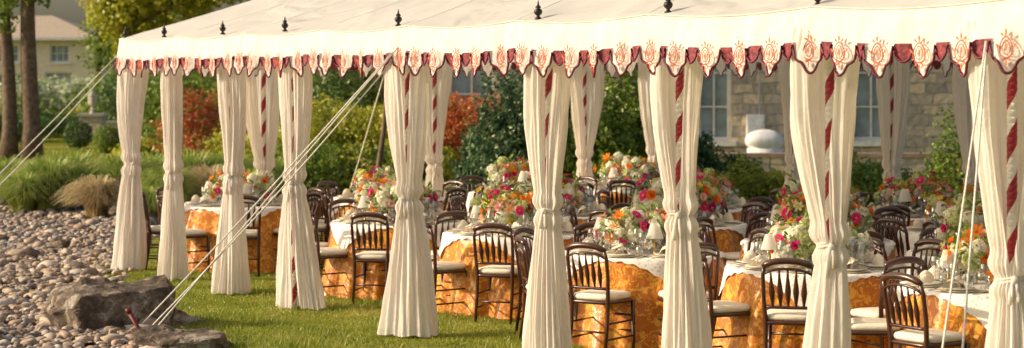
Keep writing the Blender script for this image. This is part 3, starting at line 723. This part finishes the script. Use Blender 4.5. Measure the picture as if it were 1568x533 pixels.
tree(150,95,.2,6,cr(150,95,[(165,0,4.4,1.2,1.4),(185,0,3.6,1.5,1.6),(205,0,5.6,1.6,1.6),(240,0,4,2.2,2)]),G_mid,9000,.22,seed=4)
tree(582,33,.055,3.6,cr(582,33,[(570,0,4,1,.7),(620,0,4.2,1,.7),(520,0,4.1,.9,.6)]),G_mid,7000,.12,lean=-.012,limbs=5,seed=5)
B=[]
for i in range(46):
    x=-95+i*3.4; 
    if -50<x<-30: h=3.5
    else: h=random.uniform(7,12)
    B.append((x,random.uniform(165,190),h*.5,random.uniform(3,4.5),3,h*.52))
foliage('distant_trees',B,42000,.55,G_mid,lump=.25)
# ---------------------------------------------------------------- buildings
def stonewall():
    m,nt,out=newmat('limestone_masonry'); L=nt.links.new
    tc=N(nt,'ShaderNodeTexCoord'); sp=N(nt,'ShaderNodeSeparateXYZ'); cb=N(nt,'ShaderNodeCombineXYZ'); L(tc.outputs['Object'],sp.inputs[0])
    no=N(nt,'ShaderNodeTexNoise'); no.inputs['Scale'].default_value=2.0; L(tc.outputs['Object'],no.inputs[0])
    ax=N(nt,'ShaderNodeMath'); ax.operation='MULTIPLY_ADD'; ax.inputs[1].default_value=.22; L(no.outputs['Fac'],ax.inputs[0]); 
    xy=N(nt,'ShaderNodeMath'); xy.operation='ADD'; L(sp.outputs['X'],xy.inputs[0]); L(sp.outputs['Y'],xy.inputs[1]); L(xy.outputs[0],ax.inputs[2])
    az=N(nt,'ShaderNodeMath'); az.operation='MULTIPLY_ADD'; az.inputs[1].default_value=.18; L(no.outputs['Fac'],az.inputs[0]); L(sp.outputs['Z'],az.inputs[2])
    L(ax.outputs[0],cb.inputs[0]); L(az.outputs[0],cb.inputs[1])
    br=N(nt,'ShaderNodeTexBrick'); br.inputs['Scale'].default_value=1; br.inputs['Brick Width'].default_value=.50; br.inputs['Row Height'].default_value=.25; br.inputs['Mortar Size'].default_value=.02
    br.squash=1.7; br.squash_frequency=3; br.offset=.4
    br.inputs['Color1'].default_value=(.78,.63,.43,1); br.inputs['Color2'].default_value=(.42,.36,.29,1); br.inputs['Mortar'].default_value=(.44,.38,.29,1); br.inputs['Bias'].default_value=0
    L(cb.outputs[0],br.inputs['Vector'])
    n2=N(nt,'ShaderNodeTexNoise'); n2.inputs['Scale'].default_value=7; n2.inputs['Detail'].default_value=6; L(tc.outputs['Object'],n2.inputs[0])
    r=ramp(nt,n2.outputs['Fac'],[(.3,(.72,.72,.75)),(.7,(1.12,1.09,1.03))])
    mx=N(nt,'ShaderNodeMix'); mx.data_type='RGBA'; mx.blend_type='MULTIPLY'; mx.inputs[0].default_value=1; L(br.outputs[0],mx.inputs[6]); L(r.outputs[0],mx.inputs[7])
    b=N(nt,'ShaderNodeBsdfPrincipled'); b.inputs['Roughness'].default_value=.9; L(mx.outputs[2],b.inputs[0])
    s=N(nt,'ShaderNodeMath'); s.operation='MULTIPLY_ADD'; s.inputs[1].default_value=-1.2; L(br.outputs['Fac'],s.inputs[0]); L(n2.outputs['Fac'],s.inputs[2])
    bp=N(nt,'ShaderNodeBump'); bp.inputs['Distance'].default_value=.05; L(s.outputs[0],bp.inputs['Height']); L(bp.outputs[0],b.inputs['Normal'])
    L(b.outputs[0],out.inputs[0]); return m
M_stone=stonewall()
M_win=simple('window_glass',(.30,.34,.33),.1,.35,2); M_frm=simple('window_frame',(.80,.76,.67),.5)  # pale glass colour has reflections and the curtains inside painted in
M_tile=simple('roof_tile',(.50,.38,.27),.8,.3,12,bump=.6); M_stuc=simple('stucco',(.78,.67,.48),.9,.08,3,bump=.2)  # tile and stucco colours lightened, haze is put into the base colour
def wallopen(b,x0,x1,z0,z1,y,ops,mat,th=.25):
    xs=sorted({x0,x1,*[o[0] for o in ops],*[o[1] for o in ops]}); zs=sorted({z0,z1,*[o[2] for o in ops],*[o[3] for o in ops]})
    for i in range(len(xs)-1):
        for j in range(len(zs)-1):
            cx=(xs[i]+xs[i+1])/2; cz=(zs[j]+zs[j+1])/2
            if any(o[0]<cx<o[1] and o[2]<cz<o[3] for o in ops): continue
            b.add([(xs[i],y,zs[j]),(xs[i+1],y,zs[j]),(xs[i+1],y,zs[j+1]),(xs[i],y,zs[j+1])],[(0,1,2,3)],mat)
    for o in ops:
        a,c,d,e_=o
        b.add([(a,y,d),(c,y,d),(c,y,e_),(a,y,e_),(a,y+th,d),(c,y+th,d),(c,y+th,e_),(a,y+th,e_)],[(0,4,5,1),(1,5,6,2),(2,6,7,3),(3,7,4,0)],mat)
def window(b,o,y,gm,fm,cols=2,rows=3):
    a,c,d,e_=o; yy=y+.14; f=.09
    b.box(((a+c)/2,yy+.06,(d+e_)/2),(c-a,.02,e_-d),gm)
    b.box(((a+c)/2,yy,d+f/2),(c-a,.06,f),fm); b.box(((a+c)/2,yy,e_-f/2),(c-a,.06,f),fm)
    b.box((a+f/2,yy,(d+e_)/2),(f,.056,e_-d-2*f),fm); b.box((c-f/2,yy,(d+e_)/2),(f,.056,e_-d-2*f),fm)
    for i in range(1,cols): b.box((a+(c-a)*i/cols,yy+.005,(d+e_)/2),(.045,.04,e_-d-2*f),fm)
    for i in range(1,rows): b.box(((a+c)/2,yy+.008,d+(e_-d)*i/rows),(c-a-2*f,.034,.045),fm)
    b.box(((a+c)/2,y-.03,d-.06),(c-a+.2,.16,.12),fm)
def building(name,x0,x1,y0,y1,H,ops,mat,RH,back=False,cols=2,rows=3):
    p=empty(name); b=MB(); wallopen(b,x0,x1,0,H,y0,ops,0)
    b.add([(x0,y0,0),(x0,y1,0),(x0,y1,H),(x0,y0,H)],[(0,1,2,3)],0); b.add([(x1,y0,0),(x1,y1,0),(x1,y1,H),(x1,y0,H)],[(3,2,1,0)],0); b.add([(x0,y1,0),(x1,y1,0),(x1,y1,H),(x0,y1,H)],[(0,1,2,3)],0)
    b.obj('walls',[mat],False,p)
    w=MB()
    for o in ops: window(w,o,y0,0,1,cols,rows)
    w.obj('windows',[M_win,M_frm],False,p)
    r=MB(); o=.5; ym=(y0+y1)/2; hr=H+RH; h2=(y1-y0)/2
    P=[(x0-o,y0-o,H-.1),(x1+o,y0-o,H-.1),(x1+o,y1+o,H-.1),(x0-o,y1+o,H-.1),(x0+h2*.8,ym,hr),(x1-h2*.8,ym,hr)]
    r.add(P,[(0,1,5,4),(1,2,5),(2,3,4,5),(3,0,4),(3,2,1,0)],0)
    r.box(((x0+x1)/2,y0-o-.05,H-.16),(x1-x0+2*o,.1,.18),1)
    r.obj('roof',[M_tile,M_frm],False,p)
building('stone_house',-2.2,17,46,56,4.9,[(-1.5,-.4,1.3,3.1),(4.35,5.15,.8,3.2),(7.95,8.95,.8,3.2),(12.4,13.4,.8,3.2),(1.2,2.2,1.05,3.2)],M_stone,2.6)
building('stucco_house',-37,-25.6,120,129,4.8,[(-28.3,-27.1,3.2,4.3),(-28.6,-26.9,1.4,2.6),(-31.6,-30.2,3.2,4.3),(-31.6,-30.0,1.2,2.5),(-35,-33.8,3.2,4.3)],M_stuc,1.4,cols=3,rows=2)
p=empty('utility_box'); b=MB(); bxx=5.70; b.box((bxx,45.9,1.15),(.42,.16,.55),0); b.box((bxx,45.81,1.15),(.36,.02,.49),0); b.tube([(bxx-.1,45.93,.9),(bxx-.1,45.93,.0)],.02,8,1); b.tube([(bxx+.1,45.93,1.4),(bxx+.1,45.93,2.6)],.02,8,1); b.box((bxx+.13,45.795,1.15),(.02,.02,.06),1)
b.obj('cabinet',[simple('box_white',(.80,.79,.76),.5),simple('conduit_grey',(.4,.4,.4),.5)],False,p)
b=MB(); gx=5.75; b.sell((gx,44.6,.85),(.45,.28,.26),.7,24,12,0); b.box((gx,44.6,.4),(.75,.45,.55),0)
for sx in(-.3,.3): b.tube([(gx+sx,44.4,0),(gx+sx,44.4,.3)],.03,8,1)
b.obj('covered_grill',[simple('grill_cover',(.78,.76,.72),.7),M_fin])
b=MB(); 
for i in range(14): b.box((4.3+i*.85,42.5,.28),(.83,.34,.56),0)
b.box((4.3+13*.425,42.5,.605),(12.2,.42,.09),1)
b.obj('garden_wall',[M_stone,simple('coping',(.36,.24,.17),.8,.2)],False)
b=MB(); x=at(142,70); b.box((x,70,.45),(.8,.8,.9),0); b.box((x,70,.95),(.95,.95,.1),1); b.lathe([(.12,1.0),(.1,1.05),(.05,1.1),(.05,1.25),(.16,1.32),(.17,1.62),(.2,1.64),(.02,1.82)],8,(x,70,0),1)
b.obj('stone_pillar_lantern',[M_stone,simple('lantern_stone',(.45,.40,.32),.8)],False)
b=MB(); b.box((at(170,72),72,.3),(2.2,.5,.6),0); b.box((at(170,72),72,.64),(2.4,.6,.08),1); b.obj('low_wall',[M_stone,simple('wall_cap',(.45,.40,.32),.8)],False)
M_path=simple('paving',(.55,.45,.33),.9,.15,4,bump=.3)
b=MB(); vs=[]
for i in range(31):
    x=-26+i*1.1; c=50+3*math.sin(i*.22); vs+=[(x,c-1.2,.006),(x,c+1.2,.006)]
b.add(vs,[(2*i,2*i+2,2*i+3,2*i+1) for i in range(30)]); b.obj('garden_path',[M_path],False)
# ---------------------------------------------------------------- light & camera
el=math.radians(23); S=Vector((-.98,-.05,0)).normalized()*math.cos(el)+Vector((0,0,math.sin(el)))
sun=bpy.data.lights.new('sun','SUN'); sun.energy=5.0; sun.angle=math.radians(.6); sun.color=(1,.85,.62)
so=bpy.data.objects.new('sun',sun); so.rotation_euler=(-S).to_track_quat('-Z','Y').to_euler(); COL.objects.link(so)
w=bpy.data.worlds.new('World'); scene.world=w; w.use_nodes=True; nt=w.node_tree; bg=nt.nodes['Background']
sky=nt.nodes.new('ShaderNodeTexSky'); sky.sky_type='NISHITA'; sky.sun_disc=False; sky.sun_elevation=el; sky.sun_rotation=math.atan2(S.x,S.y); sky.dust_density=4.0; sky.air_density=1.0; sky.ozone_density=.6
nt.links.new(sky.outputs[0],bg.inputs[0]); bg.inputs[1].default_value=.15
cam=bpy.data.cameras.new('camera'); cam.sensor_width=36; cam.lens=68.9; cam.shift_y=-.0947; cam.clip_end=2000; cam.clip_start=.1
cam.dof.use_dof=True; cam.dof.focus_distance=15; cam.dof.aperture_fstop=2.8
co=bpy.data.objects.new('camera',cam); co.location=(0,0,2.3); co.rotation_euler=(math.radians(90),0,0); COL.objects.link(co); scene.camera=co
scene.view_settings.view_transform='Standard'; scene.view_settings.look='None'; scene.view_settings.exposure=0
